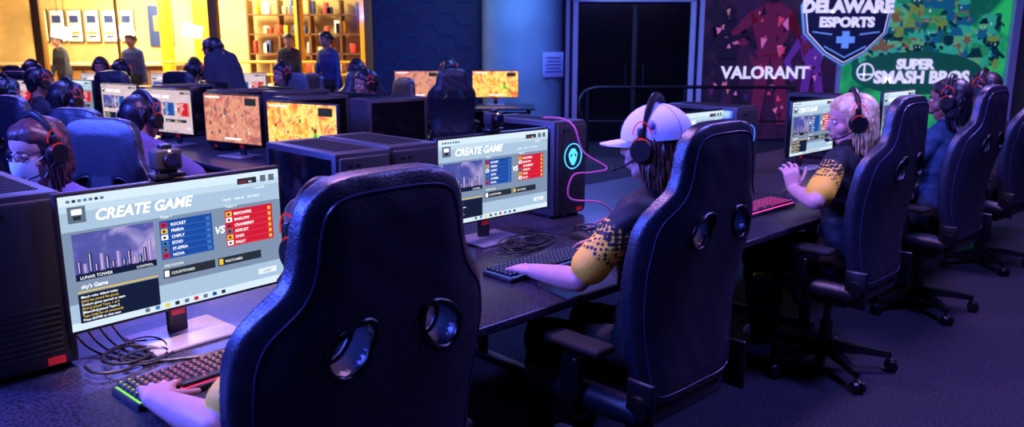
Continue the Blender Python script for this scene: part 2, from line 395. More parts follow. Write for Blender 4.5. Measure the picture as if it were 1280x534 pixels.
# ---------------- row one equipment
mons=[(.81,2.14,5),(2.18,2.38,0),(3.6,2.4,0),(5.0,2.4,0),(6.4,2.4,0)]
for x,y,w in mons: monitor(x,y,w)
for (x,y,w) in mons[:2]: place(link('webcam',WC),x-.02*(x<1),y-.015,DZ+.450,w)
tower(.43,2.13,3); tower(1.47,2.23,0); tower(1.71,2.27,0); tower(2.76,2.47,0,1); tower(4.13,2.35,0,2); tower(5.6,2.35,0,2)
KB=[(.76,1.84,4,'rgb'),(2.03,1.95,0,'blue'),(3.55,1.92,0,'pink'),(5.0,1.9,0,'blue')]
for k in KB: keyboard(*k)
for x,y in((2.46,2.12),(1.20,1.85),(3.95,1.95),(5.4,1.9)): place(link('computer_mouse',MOUSE),x,y,DZ,5)
def cable(name,pts,r,m):
    mb=MB(); mb.tube(catmull(pts,8,False),r,m,seg=8); return place(mb.obj(name),0,0,0)
cm=mat('cable_rubber',(14,13,18),.45)
def bundle(cx,cy,n,sp,sy=.10):
    mb=MB(); R=random
    for i in range(n):
        a0=R.uniform(0,6); rx=sp*R.uniform(.4,1); ry=sy*R.uniform(.35,1); ox=cx+R.uniform(-.3,.3)*sp; oy=cy+R.uniform(-.3,.3)*sy
        turns=R.uniform(.7,1.6); z0=DZ+.004+.004*(i%3); p=[]
        for j in range(int(turns*14)):
            t=j/14; k=1-.25*t+.12*math.sin(3*t+a0); a=a0+2*math.pi*t
            p.append((ox+rx*k*math.cos(a)+.15*sp*t,oy+ry*k*math.sin(a+.4),z0+.008*(1+math.sin(5*t+a0))))
        mb.tube(catmull(p,4,False),R.choice([.0025,.003,.004]),cm,seg=6)
    return place(mb.obj('cable_bundle'),0,0,0)
bundle(.64,2.06,4,.11); bundle(1.12,2.12,6,.13,.09); bundle(2.22,2.22,7,.20,.10); bundle(2.55,2.22,3,.10,.07); bundle(3.65,2.2,4,.2); bundle(5,2.2,3,.2)
for k in range(4):
    cable('power_cable',[(.55+.02*k,2.28,DZ+.25),(.56+.03*k,2.26,DZ+.06),(.60+.03*k,2.14-.02*k,DZ+.006),(.70+.06*k,2.00-.03*k,DZ+.006),(.90+.05*k,1.97+.02*k,DZ+.006),(1.08+.04*k,2.06+.02*k,DZ+.006),(1.2,2.3,DZ+.01)],.0035,cm)
pk=mat('pink_cable_sheath',(190,85,125),.5)
cable('pink_cable',[(2.74,2.62,1.218),(2.72,2.48,1.222),(2.71,2.40,1.19),(2.73,2.36,1.08),(2.80,2.28,1.01),(2.74,2.32,.99),(2.66,2.36,.98),(2.64,2.36,.88),(2.74,2.27,.86),(2.8,2.25,.80),(2.66,2.25,.768),(2.5,2.15,.768)],.0045,pk)
cable('headset_cable',[(1.14,2.3,DZ+.2),(1.22,2.2,DZ+.22),(1.25,2.1,DZ+.03),(1.1,2.0,DZ+.006),(.95,1.99,DZ+.006),(.9,1.97,DZ+.01)],.003,cm)
# ---------------- chairs row one
CHs=[(.82,1.47,1),(2.06,1.545,0),(3.68,1.60,0),(4.95,1.62,-3),(6.3,1.68,-6)]
for c in CHs: chair(*c)

# ---------------- people
skinL=mat('skin_light',(205,150,140),.5,bump=.05,bscale=90,var=.04,vscale=20)
skinM=mat('skin_tan',(150,100,90),.5,var=.05,vscale=20)
pants=mat('pants_fabric',(20,20,28),.85,bump=.2,bscale=300)
jersey=mat('jersey_fabric',(16,16,24),.7,bump=.1,bscale=300)
shoe=mat('sneaker',(200,200,205),.6); shoed=mat('dark_shoe',(30,30,34),.6)
YC=(255,196,50)
def yellowmat(name,sc,th):
    m=mat(name,YC,.65); nt=m.node_tree; b=nt.nodes['Principled BSDF']
    tc=nt.nodes['Texture Coordinate']; v=nt.nodes.new('ShaderNodeTexVoronoi'); v.inputs['Scale'].default_value=sc; v.inputs['Randomness'].default_value=.25
    nt.links.new(tc.outputs['Object'],v.inputs['Vector'])
    r=nt.nodes.new('ShaderNodeValToRGB'); r.color_ramp.interpolation='LINEAR'; r.color_ramp.elements[0].color=(*lin((26,24,32)),1); r.color_ramp.elements[1].color=(*lin(YC),1); r.color_ramp.elements[0].position=th-.05; r.color_ramp.elements[1].position=th+.05
    nt.links.new(v.outputs['Distance'],r.inputs[0]); nt.links.new(r.outputs[0],b.inputs['Base Color']); return m
ydot=yellowmat('jersey_yellow_mesh',66,.42); ydot2=yellowmat('jersey_yellow_dots',66,.60); yhem=mat('jersey_hem',YC,.65)
def ik(S,W,l1,l2,hint):
    S=Vector(S);W=Vector(W);d=W-S;D=min(d.length,(l1+l2)*.995);dn=d.normalized()
    a=(l1*l1-l2*l2+D*D)/(2*D); h=math.sqrt(max(0,l1*l1-a*a)); hv=Vector(hint); hv=(hv-dn*hv.dot(dn)).normalized()
    return S+dn*a+hv*h, S+dn*D
RED=emi('headset_red',(225,40,50),.8)
def hair_mat(name,c1,c2):
    if name in _m: return _m[name]
    return mat(name,c1,.42,col2=c2,vscale=30,bump=.5,bscale=80)
def headset_obj(M,cap,glow=RED):
    mb=MB(); k=1.12 if cap else 1.0
    arc=[(.098*math.cos(t),-.005-.01*math.sin(t),.0+.140*k*math.sin(t)) for t in np.linspace(0,math.pi,22)]
    mb.tube(arc,.009,plast,seg=8); mb.tube([(p[0]*.95,p[1],p[2]*.955) for p in arc[4:-4]],.011,rub,seg=8)
    for sx in(1,-1):
        mb.cyl((sx*.078,0,-.01),(sx*.100,0,-.01),.040,.043,rub,seg=24); mb.cyl((sx*.100,0,-.01),(sx*.114,0,-.01),.043,.034,plast,seg=24)
        mb.tube([(sx*.108,.034*math.cos(t),-.01+.038*math.sin(t)) for t in np.linspace(-.6,2.4,24)],.0026,glow,seg=6)
        mb.tube([(sx*.103,.045*math.cos(t)*.7-.004,.03+.05*math.sin(t)) for t in np.linspace(.2,2.9,10)],.0020,glow,seg=6)
        mb.box((sx*.102,0,.035),(.012,.022,.05),plast,r=.004)
    mb.tube(catmull([(-.105,.02,-.035),(-.10,.07,-.06),(-.075,.115,-.07),(-.05,.125,-.072)],5,False),.0035,plast,seg=6)
    mb.cap((-.05,.125,-.072),(-.035,.127,-.072),.009,.008,rub)
    o=mb.obj('headset'); o.matrix_world=M; return o
def cap_obj(M):
    mb=MB(); cl=mat('cap_cotton',(205,200,225),.8,bump=.2,bscale=250); rs=[]
    for i in range(10):
        t=i/9*math.pi/2*.98; rs.append([(.100*math.cos(t)*math.cos(a),-.010+.119*math.cos(t)*math.sin(a),.018+.112*math.sin(t)**.9) for a in np.linspace(0,2*math.pi,36,endpoint=False)])
    mb.rings(rs,cl)
    for z,fl in((0,0),(-.004,1)):
        vs=[];fs=[]
        for i in range(17):
            a=math.radians(22+136*i/16)
            for j in range(6):
                e=j/5; bx=.097*math.cos(a); by=-.010+.117*math.sin(a); 
                ext=.082*math.sin(math.pi*i/16)**.55
                vs.append((bx*(1-.12*e),by+ext*e,.022-.25*bx*bx*8*e*.5-.012*e+z))
        for i in range(16):
            for j in range(5):
                f=(i*6+j,(i+1)*6+j,(i+1)*6+j+1,i*6+j+1); fs.append(f if fl else f[::-1])
        mb.add(vs,fs,cl)
    mb.ell((0,-.010,.130),(.008,.008,.006),cl)
    lg=mat('cap_badge',(120,130,190),.6)
    mb.ell((-.092,-.03,.068),(.008,.012,.015),lg,rot=(0,.3,0))
    for k in range(6):
        a=k*math.pi/3
        mb.tube([(.1005*math.cos(t)*math.cos(a),-.010+.1195*math.cos(t)*math.sin(a),.018+.1125*math.sin(t)**.9) for t in np.linspace(0.01,1.5,10)],.001,lg,seg=4)
    o=mb.obj('baseball_cap'); o.matrix_world=M; return o
def hand(add,W,d,u,left,curl=(.25,.35,.3),sc=1.0):
    W=Vector(W); d=Vector(d).normalized(); u=Vector(u); u=(u-d*u.dot(d)).normalized(); s=d.cross(u)*(1 if left else -1)
    for i,l in enumerate((.027,.009,-.010,-.028)):
        add(W+d*.005+s*l*.55,W+d*(.082-abs(l-.005)*.25)*sc+s*l,.016,.0125,'skin')
        ln=(.068,.077,.071,.056)[i]*sc; a=0; p=W+d*(.086-abs(l-.005)*.28)*sc+s*l*1.06
        fan=l*9.5; ds=(d+s*fan).normalized()
        for j,(f,c) in enumerate(zip((.44,.31,.25),curl)):
            a+=c; dd=ds*math.cos(a)-u*math.sin(a); q=p+dd*ln*f
            add(p,q,.0088-j*.0008,.0081-j*.0008,'skin'); p=q
    p=W+d*.022*sc+s*.022
    for ln,ang,r in((.042,.95,.0125),(.032,.62,.0098),(.026,.45,.0085)):
        dd=(d*math.cos(ang)+s*math.sin(ang)-u*.28).normalized(); q=p+dd*ln; add(p,q,r,r*.88,'skin'); p=q
def person(x,y,yaw,name='person',lean=.05,head=(0,.0,0),hyaw=0,hpitch=-8,wl=None,wr=None,dl=(0.1,1,-.1),dr=(0,1,-.1),ul=(0,0,1),ur=(0,0,1),skin=None,top=None,short=True,yellow=True,hair='long',hcol=((70,45,40),(110,75,60)),headset=True,cap=False,mask=False,stand=False,vox=.005,glow=RED,hl=(-1,-.5,-.6),hr=(1,-.5,-.6),feet=None,hairlen=.32,shx=0,shz=0,sw=1.0,cu=(.25,.35,.3)):
    skin=skin or skinL; top=top or jersey; dz=.37 if stand else 0
    prims=[]; mb=MB(); dummy=skin
    def add(p0,p1,r0,r1,lab):
        p0=Vector(p0);p1=Vector(p1); big=max(r0,r1)>.035; mb.cap(p0,p1,r0,r1,dummy,seg=24 if big else 12,h=6 if big else 3); prims.append((np.array(p0),np.array(p1),r0,r1,lab))
    l=lean
    st=[((0,-.05,.585+dz),.075,.110,'pants'),((shx*.1,-.055,.66+dz),.07,.105,'top'),((shx*.3,-.05+.2*l,.78+dz+shz*.3),.05*sw,.098,'top'),((shx*.7,-.045+.6*l,.92+dz+shz*.7),.07*sw,.108,'top'),((shx*.9,-.05+.9*l,1.01+dz+shz*.95),.095*sw,.082,'top'),((shx,-.05+l,1.055+dz+shz),.125*sw,.053,'top')]
    for a,b in zip(st[:-1],st[1:]):
        for i in range(3):
            t=i/3; c=Vector(a[0]).lerp(Vector(b[0]),t); hw=a[1]+(b[1]-a[1])*t; r=a[2]+(b[2]-a[2])*t
            add(c-Vector((hw,0,0)),c+Vector((hw,0,0)),r,r,a[3])
    c,hw,r,_=st[-1]; c=Vector(c); add(c-Vector((hw,0,0)),c+Vector((hw,0,0)),r,r,'top')
    hc=Vector((shx,-.03+l*1.25,1.25+dz+shz))+Vector(head)
    for sx in(1,-1): add(c+Vector((sx*.12*sw,0,.005)),c+Vector((sx*.03,-.005,.045)),.043,.043,'top')
    H=Matrix.Translation(hc)@Matrix.Rotation(math.radians(hyaw),4,'Z')@Matrix.Rotation(math.radians(hpitch),4,'X')
    def hp(*p): return H@Vector(p)
    add(c+Vector((0,-.0,.02)),hp(0,-.025,-.06),.050,.047,'skin')
    def ha(a,b,r0,r1,lab='skin'): add(hp(*a),hp(*b),r0,r1,lab)
    ha((0,-.028,.03),(0,.018,.032),.079,.077); ha((0,.02,.0),(0,.03,-.055),.066,.048)
    for sx in(1,-1):
        ha((sx*.048,.0,-.045),(sx*.012,.058,-.09),.026,.02); ha((sx*.034,.052,-.028),(sx*.03,.05,-.03),.032,.03)
        ha((sx*.076,-.008,.008),(sx*.078,-.010,-.022),.014,.010)
        ha((sx*.01,.083,.022),(sx*.036,.074,.022),.011,.010)
    ha((0,.078,-.0),(0,.075,-.06),.026,.024); ha((0,.094,.008),(0,.108,-.024),.008,.0115); ha((-.014,.092,-.055),(.014,.092,-.055),.0085,.0085); ha((-.011,.090,-.067),(.011,.090,-.067),.009,.009)
    SL=c+Vector((-.148*sw,0,-.012)); SR=c+Vector((.148*sw,0,-.012))
    for S,Wt,d,u,left,hint in((SL,wl or (-.2,.32,.80+dz*.3),dl,ul,True,hl),(SR,wr or (.2,.32,.80+dz*.3),dr,ur,False,hr)):
        E,W=ik(S,Wt,.275,.245,hint)
        add(S,E,.047,.038,'skin' if short else 'top'); m=E.lerp(W,.3)
        add(E,m,.038,.040,'skin' if short else 'top'); add(m,W,.040,.025,'skin' if short else 'top')
        if short:
            P=[S.lerp(E,k) for k in(.22,.44,.70,.78)]
            add(S,P[0],.059,.058,'top'); add(P[0],P[1],.058,.059,'dots' if yellow else 'top'); add(P[1],P[2],.059,.060,'yellow' if yellow else 'top'); add(P[2],P[3],.062,.062,'hem' if yellow else 'top')
        hand(add,W,d,u,left,curl=cu)
    if stand:
        for sx in(1,-1):
            K=(sx*.10,.0,.50); An=(sx*.11,-.02,.09)
            add((sx*.085,-.05,.90),K,.088,.058,'pants'); add(K,An,.058,.04,'pants'); add((sx*.11,-.03,.045),(sx*.125,.13,.035),.04,.032,'shoe')
    else:
        for sx in(1,-1):
            K=Vector((sx*.12,.36,.555)); An=Vector((sx*.12,.36,.10)) if feet is None else Vector(feet[0 if sx<0 else 1])
            add((sx*.085,-.03,.575),K,.085,.060,'pants'); add(K,An,.060,.042,'pants'); add(An+Vector((0,-.02,-.055)),An+Vector((sx*.015,.13,-.065)),.042,.033,'shoe')
    me0=mb.mesh('b'); me=remesh(me0,vox,3,.45)
    n=len(me.polygons); C=np.zeros(n*3); me.polygons.foreach_get('center',C); C=C.reshape(-1,3)
    best=np.full(n,9.); lab=np.zeros(n,int); labs=['skin','top','yellow','hem','pants','shoe','dots']
    for p0,p1,r0,r1,lb in prims:
        d=p1-p0; L2=max(1e-9,d@d); t=np.clip(((C-p0)@d)/L2,0,1); ds=np.linalg.norm(C-p0-t[:,None]*d,axis=1)-(r0+(r1-r0)*t)
        k=ds<best; best[k]=ds[k]; lab[k]=labs.index(lb)
    if vox<.007:
        nv=len(me.vertices); V=np.zeros(nv*3); me.vertices.foreach_get('co',V); V=V.reshape(-1,3)
        Nn=np.zeros(nv*3); me.vertices.foreach_get('normal',Nn); Nn=Nn.reshape(-1,3)
        cl=np.zeros(nv); 
        for p_,lb_ in zip(me.polygons,lab):
            if lb_ in(1,2,4,6):
                for vi in p_.vertices: cl[vi]=1
        f=.0035*np.sin(V[:,2]*70+V[:,0]*35+3*np.sin(V[:,1]*22))*np.sin(V[:,1]*26+V[:,0]*19)
        V=V+Nn*(f*cl)[:,None]; me.vertices.foreach_set('co',V.ravel())
    me.materials.clear()
    for m_ in(skin,top,ydot,yhem,pants,shoe if yellow else shoed,ydot2): me.materials.append(m_)
    me.polygons.foreach_set('material_index',lab.astype(int).tolist()); me.polygons.foreach_set('use_smooth',[True]*n)
    me.name=name
    body=place(link(name,me),x,y,0,yaw)
    MW=Matrix.Translation(body.location)@Matrix.Rotation(A+math.radians(yaw),4,'Z')
    fb=MB(); fb.M=H
    wh=mat('eye_white',(225,220,220),.2); ir=mat('iris',(40,28,24),.15); lip=mat('lips',(170,90,95),.5)
    hm=hair_mat('hair_'+str(hcol[0]),*hcol)
    for sx in(1,-1):
        fb.ell((sx*.031,.083,.002),(.0135,.009,.0085),wh,u=12,w=8); fb.ell((sx*.031,.0905,.002),(.0055,.003,.0058),ir,u=10,w=6)
        fb.tube([(sx*.016,.098,.021),(sx*.032,.097,.026),(sx*.047,.086,.021)],.003,hm,seg=5)
    fb.ell((0,.0995,-.056),(.019,.0055,.0045),lip,u=12,w=6); fb.ell((0,.0975,-.064),(.016,.0055,.005),lip,u=12,w=6)
    if mask:
        mk=mat('face_mask_cloth',(205,212,230),.7)
        rs=[]
        for i in range(7):
            z=-.012-.014*i; bulge=.018*math.sin(math.pi*(i+.6)/7.5)
            rs.append([(.068*math.sin(a)*(1-.05*i),.02+(.075+bulge)*math.cos(a)*(1-.015*i)+.016,z) for a in np.linspace(-1.25,1.25,15)])
        vs=[p for r in rs for p in r]; fs=[(i*15+k,i*15+k+1,(i+1)*15+k+1,(i+1)*15+k) for i in range(6) for k in range(14)]
        fb.add(vs,fs,mk)
        gl=mat('glasses_frame',(25,25,30),.3)
        for sx in(1,-1):
            fb.tube([(sx*.064,.06,-.02),(sx*.078,.02,.0),(sx*.082,-.012,.005)],.002,mk,seg=5)
            fb.tube([(sx*.055,.05,-.09),(sx*.074,.02,-.05),(sx*.082,-.012,-.03)],.002,mk,seg=5)
            fb.tube([(sx*.033+.024*math.cos(t),.102-.006*math.cos(t)*sx,.004+.018*math.sin(t)) for t in np.linspace(0,2*math.pi,18,endpoint=False)],.0018,gl,closed=True,seg=5)
            fb.tube([(sx*.057,.097,.008),(sx*.08,.03,.012)],.0018,gl,seg=5)
    # hair
    hb=MB(); rr=.086
    def hs(a,b,r0,r1): hb.cap(hp(*a),hp(*b),r0,r1,hm,seg=16,h=5)
    hs((0,-.034,.034),(0,.004,.046) if not cap else (0,-.006,.030),rr,rr*(.93 if not cap else .90))
    for sx in(1,-1):
        if not cap:
            hs((sx*.03,.035,.070),(sx*.055,.005,.045),.042,.042); hs((sx*.01,.058,.072),(sx*.045,.045,.058),.032,.028)
    if hair!='short':
        hs((0,-.05,.0),(0,-.055,-.08),.07,.06); 
        for sx in(1,-1): hs((sx*.060,-.015,.02),(sx*.064,-.025,-.08),.036,.030); hs((sx*.060,.030,.035),(sx*.070,.018,-.05),.020,.014)
    else: hs((0,-.05,.0),(0,-.05,-.045),.066,.05)
    hme=remesh(hb.mesh('h'),.006,4,.5)
    fb.M=Matrix.Identity(4); fb.add([v.co.copy() for v in hme.vertices],[tuple(p.vertices) for p in hme.polygons],hm)
    fine=vox<.007
    nl=(260 if fine else 40) if hair!='short' else (120 if fine else 40)
    R=random.Random(3)
    for i in range(nl):
        a=R.uniform(-2.2,2.2); e=R.uniform(.0,1.2) if not cap else R.uniform(-.2,.2)
        dr_=Vector((math.sin(a)*math.cos(e),-math.cos(a)*math.cos(e),math.sin(e)))
        p0=hp(dr_.x*.080,-.02+dr_.y*.082,.035+dr_.z*.085)
        side=Vector((math.sin(a),-math.cos(a)*.8,0)); side=(H.to_3x3()@side)
        if hair=='short':
            p=[p0,p0+side*.02+Vector((R.uniform(-.01,.01),R.uniform(-.01,.01),-.03)),p0+side*.014+Vector((R.uniform(-.02,.02),R.uniform(-.02,.02),-.065))]
            fb.tube(catmull(p,3,False),[.009,.009,.009,.008,.006,.004,.002],hm,seg=5); continue
        L=hairlen*R.uniform(.7,1.1); base=hp(0,-.02,.03); ph=R.uniform(0,6)
        sc=base+side*R.uniform(.084,.096)
        p=[p0,Vector((sc.x,sc.y,base.z+R.uniform(-.02,.01))),]
        top_z=base.z
        for j in range(1,5):
            t=j/4; w=.092-.028*t+R.uniform(-.010,.010)+.009*math.sin(ph+t*6)
            q=base+side*w; q.z=top_z-L*t; q.y-= .02*t
            p.append(q)
        pp=catmull(p,4,False); n2=len(pp); r0=(.0058 if fine else .0095)
        fb.tube(pp,[r0*(1-.8*(k/(n2-1))**2) for k in range(n2)],hm,seg=5)
    fo=fb.obj('head_features' ,ang=60); fo.parent=body
    if headset: headset_obj(MW@H,cap,glow)
    if cap: cap_obj(MW@H)
    return body
# row one
person(.985,1.44,0,lean=.10,head=(-.035,.03,-.05),shx=-.02,shz=-.08,hyaw=8,hpitch=-14,wl=(-.425,.235,.812),dl=(.38,1,-.06),wr=(.18,.30,.80),hair='short',hcol=((30,22,24),(60,40,40)),vox=.0042,hl=(-.9,-.8,-.5),cu=(.12,.3,.3))
person(2.065,1.505,0,lean=.035,head=(.0,.0,-.005),shx=.035,sw=.9,hyaw=14,hpitch=-5,wl=(-.185,.34,.80),dl=(.12,1,-.08),wr=(.30,.42,.80),hair='long',hcol=((62,36,34),(110,70,56)),cap=True,vox=.0045,hl=(-.7,-.3,-.9),hairlen=.24)
person(3.66,1.58,0,lean=.02,head=(0,-.02,-.03),sw=.9,hyaw=40,hpitch=-8,wl=(-.20,.13,.90),dl=(.05,.25,1),ul=(-.6,-.7,.3),wr=(.08,.22,.84),dr=(-.2,.3,1),ur=(.3,-.8,.3),hair='long',hcol=((190,148,100),(245,215,165)),vox=.005,hl=(-1,.15,-.8),hairlen=.17,feet=((-.10,.30,.10),(.12,.36,.10)),cu=(.5,.6,.4))
person(4.93,1.60,0,lean=.02,head=(0,-.04,.0),sw=.92,hyaw=12,hpitch=-5,wl=(-.15,.3,.80),wr=(.2,.3,.8),hair='long',hcol=((12,10,16),(30,24,34)),skin=skinM,vox=.006,hairlen=.17,yellow=False,top=mat('teal_shirt',(30,60,90),.8))
person(6.3,1.68,-6,lean=.1,hair='short',hcol=((16,12,16),(30,24,30)),skin=skinM,vox=.008,yellow=False)

# ---------------- second pod (rows along the other axis)
place(desk('computer_desk',5.6,1.4),2.95,6.75,0,90)
for x,y,w,k in((2.49,4.40,-77,'game'),(2.56,5.50,-77,'game2'),(2.5,6.50,-77,'uiw'),(2.5,7.6,-80,'uiw'),(2.5,8.8,-80,'ui')): monitor(x,y,w,k)
for y in(5.0,6.2,7.4): monitor(3.25,y,90,'ui')
for y in(4.95,6.0,7.1): tower(2.62,y,-90)
for y in(4.4,5.6): tower(3.35,y,90)
blk=mat('dark_hoodie',(28,26,44),.85,bump=.1); blu=mat('navy_shirt',(40,50,110),.8); lav=mat('lilac_shirt',(105,92,150),.8)
dark_h=((14,12,20),(30,26,40))
BL=emi('headset_blue',(60,110,255),1.0)
BG=[(1.42,4.33,-66,dict(lean=.12,top=lav,hair='short',short=True,wl=(-.1,.47,.80),wr=(.16,.47,.80),head=(0,0,-.04),shz=-.03)),
    (1.45,5.6,-75,dict(lean=.08,top=blk,short=False,hair='short',shz=-.04)),
    (1.4,6.8,-80,dict(lean=.05,top=blk,short=False,hair='short',glow=BL,shz=-.05)),
    (1.45,8.0,-80,dict(lean=.05,top=blk,short=False,hair='short',glow=RED,shz=-.05)),
    (4.15,6.05,80,dict(lean=.10,top=blk,short=False,hair='short',shz=-.04)),
    (4.15,7.6,90,dict(lean=.08,top=blu,short=False,hair='long'))]
for x,y,w,kw in BG:
    person(x,y,w,skin=skinM,yellow=False,vox=.009,hcol=dark_h,**kw); chair(x,y,w,.94)
chair(.84,3.42,121,.94); person(.84,3.42,121,lean=.06,shz=-.08,top=lav,short=False,yellow=False,skin=skinL,hair='long',hcol=((46,28,34),(88,56,60)),mask=True,vox=.006,hairlen=.24,hyaw=-10,hpitch=-12)
place(desk('computer_desk',2.2,.8),-.25,3.9,0,90)

# ---------------- room (world axes: back wall at Y=13)
wallb=mat('wall_blue',(20,24,70),.75,var=.1,vscale=2); trimw=mat('trim_white',(190,190,215),.5)
def wall(name,c,s,m,r=0):
    mb=MB(); mb.box(c,s,m,r=r); return mb.obj(name)
carp=mat('carpet',(4,4,8),.95,col2=(38,32,54),vscale=75,bump=.9,bscale=150)
wall('floor',(-.5,4.85,-.05),(17.4,16.7,.1),carp)
wall('floor_hall',(-6.8,16,-.05),(12,5.4,.1),mat('hall_floor',(120,90,60),.4))
wall('ceiling',(-.5,4.85,3.75),(17.4,16.7,.1),mat('ceiling_paint',(20,20,34),.9))
wall('ceiling_hall',(-6.8,16,3.75),(12,5.4,.1),mat('ceiling_paint'))
wall('wall_left',(-9.1,4.85,1.85),(.2,16.6,3.7),wallb); wall('wall_right',(8.1,4.85,1.85),(.2,16.6,3.7),mat('wall_maroon',(60,20,44),.8))
wall('wall_front',(-.5,-3.5,1.85),(17.4,.2,3.7),wallb)
wall('wall_back',(2.9,13.1,1.85),(10.2,.2,3.7),wallb)
wall('wall_below_window',(-5.6,13.1,.42),(6.8,.2,.84),wallb); wall('wall_above_window',(-5.6,13.1,3.3),(6.8,.2,.8),wallb)
yel=mat('mullion_mustard',(150,105,25),.5)
mb=MB()
for x in(-8.9,-7.55,-4.75,-2.28): mb.box((x,13.1,1.85),(.14,.16,2.0),yel,r=.01)
mb.box((-5.6,13.1,.865),(6.6,.16,.05),yel,r=.01); mb.box((-5.6,13.1,2.87),(6.6,.16,.05),yel,r=.01)
for x in(-6.3,-3.4): mb.box((x,13.1,1.85),(.03,.06,2.0),yel)
gm=bpy.data.materials.new('window_glass'); gm.use_nodes=True; nt=gm.node_tree; nt.nodes.clear()
tr=nt.nodes.new('ShaderNodeBsdfTransparent'); gs=nt.nodes.new('ShaderNodeBsdfGlossy'); gs.inputs['Roughness'].default_value=.05; mx=nt.nodes.new('ShaderNodeMixShader'); mx.inputs[0].default_value=.07; oo=nt.nodes.new('ShaderNodeOutputMaterial')
nt.links.new(tr.outputs[0],mx.inputs[1]); nt.links.new(gs.outputs[0],mx.inputs[2]); nt.links.new(mx.outputs[0],oo.inputs[0])
mb.quad(-8.9,.85,-2.3,2.85,13.1,gm); mb.obj('window_1')
# hall beyond
wall('wall_hall_back',(-6.8,18.6,1.85),(12,.2,3.7),mat('hall_paint',(215,180,115),.7,var=.25,vscale=1.2))
wall('wall_hall_right',(-1.7,15.9,1.85),(.2,5.2,3.7),mat('hall_paint')); wall('wall_hall_left',(-12.7,15.9,1.85),(.2,5.2,3.7),mat('hall_paint'))
bn=[mat('banner_cream',(240,232,210),.7,emit=(240,232,210),es=.15),mat('banner_blue',(40,60,120),.7),mat('banner_white',(235,235,240),.7),mat('banner_tan',(170,130,80),.7)]
mb=MB(); fr=mat('banner_frame',(60,45,25),.5)
for i in range(6):
    x=-10.6+i*.39
    mb.box((x,18.474,1.95),(.33,.05,.72),fr,r=.005); mb.box((x,18.44,1.95),(.29,.03,.68),bn[[0,2,0,0,2,0,2][i]],r=.003); mb.box((x,18.42,2.10),(.2,.01,.16),bn[1]); mb.box((x,18.42,1.8),(.2,.01,.05),bn[3]); mb.box((x,18.42,1.72),(.16,.01,.04),bn[1])
mb.obj('framed_banner_display')
mb=MB(); mb.box((-7.9,18.474,1.95),(.55,.05,.9),bn[1],r=.01); mb.box((-7.9,18.44,2.0),(.3,.02,.34),bn[3],r=.01); mb.obj('hall_banner')
mb=MB(); brn=mat('counter_wood',(110,70,35),.5); 
mb.box((-9.3,17.6,.55),(4.2,.6,1.1),brn,r=.02); mb.box((-9.3,17.55,1.13),(4.4,.75,.06),mat('counter_top',(200,180,140),.4),r=.01)
for k in range(9): mb.box((-11.2+k*.46,17.28,.55),(.38,.02,.9),mat('counter_panel',(150,100,50),.5),r=.01)
mb.obj('reception_counter')
mb=MB(); R=random.Random(8)
for k in range(5): mb.box((-4.1,18.2,.5+k*.42),(3.4,.4,.03),brn)
for k in range(6): mb.box((-5.8+k*.68,18.2,1.25),(.04,.4,2.5),brn)
for i in range(70):
    sh_=R.randrange(5); x=R.uniform(-5.7,-2.5); h=R.uniform(.12,.3); c=[(230,200,140),(200,60,40),(240,240,230),(60,80,140),(220,160,40)][R.randrange(5)]
    mb.box((x,18.15,.52+sh_*.42+h/2),(R.uniform(.05,.14),.2,h),mat('goods%d'%c[0],c,.5),r=.01)
mb.obj('trophy_shelf')
mb=MB(); yb=mat('hall_column_yellow',(235,170,20),.5)
for x,w in((-10.9,.3),(-7.0,.16),(-6.2,.4),(-4.3,.12),(-2.9,.3)): mb.box((x,16.6,1.85),(w,.3,3.7),yb,r=.02)
for z in(.6,.95,1.2): mb.cyl((-7.0,16.2,z),(-2.1,16.2,z),.025,.025,yb,seg=10)
for k in range(12): mb.cyl((-6.9+k*.42,16.2,0),(-6.9+k*.42,16.2,1.2),.015,.015,yb,seg=8)
mb.obj('hall_column_and_railing')
for x,z in((-8.25,1.76),(-7.1,1.79),(-5.85,1.79)):  # glowing panels on added rods stand in for reflections in the glass
    mb=MB(); mb.box((0,0,0),(.36,.03,.22),emi('reflection_glow',(255,250,235),6),r=.01,rot=(0,[.45,-.25,.2][int(-x)%3],0)); mb.box((0,.04,0),(.2,.05,.14),plast,r=.01)
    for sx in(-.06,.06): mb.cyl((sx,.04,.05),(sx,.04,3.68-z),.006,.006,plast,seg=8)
    o=mb.obj('glass_reflection_panel'); o.location=(x,15.0,z)
# hex wall
mb=MB(); hx=emi('hex_line',(22,50,130),.6); s_=.20
for i in range(5):
    for j in range(10):
        cx=-1.95+i*s_*1.5; cz=.3+j*s_*1.732+(i%2)*s_*.866
        mb.tube([(cx+s_*.95*math.cos(k*math.pi/3),12.985,cz+s_*.95*math.sin(k*math.pi/3)) for k in range(6)],.007,hx,closed=True,seg=4)
mb.obj('hexagon_wall_art')
mb=MB(); pm=mat('pillar_paint',(96,128,150),.55,var=.1,vscale=3); mb.cyl((.15,12.3,0),(.15,12.3,3.7),.60,.60,pm,seg=48); mb.cyl((.15,12.3,0),(.15,12.3,.12),.62,.62,plastm,seg=48); mb.obj('pillar')
mb=MB(); mb.box((0,0,0),(.42,.012,.36),mat('paper',(150,165,215),.7),r=.003)
for i in range(5): mb.box((0,-.008,.1-.05*i),(.32-.05*(i%2),.004,.012),mat('ink',(50,50,90),.7))
o=mb.obj('paper_notice'); o.location=(.60,11.87,1.26); o.rotation_euler=(0,0,.75)
wall('trim_1',(.88,12.97,1.85),(.06,.06,3.7),trimw)
mb=MB(); dg=mat('door_dark_glass',(8,8,12),.15)
mb.box((1.93,12.965,1.1),(1.8,.05,2.14),dg)
for x in(1.0,2.85): mb.box((x,12.94,1.11),(.08,.1,2.22),trimw,r=.005)
mb.box((1.92,12.94,2.24),(1.93,.1,.08),trimw,r=.005); mb.box((1.94,12.93,1.1),(.07,.07,2.1),plastm,r=.004)
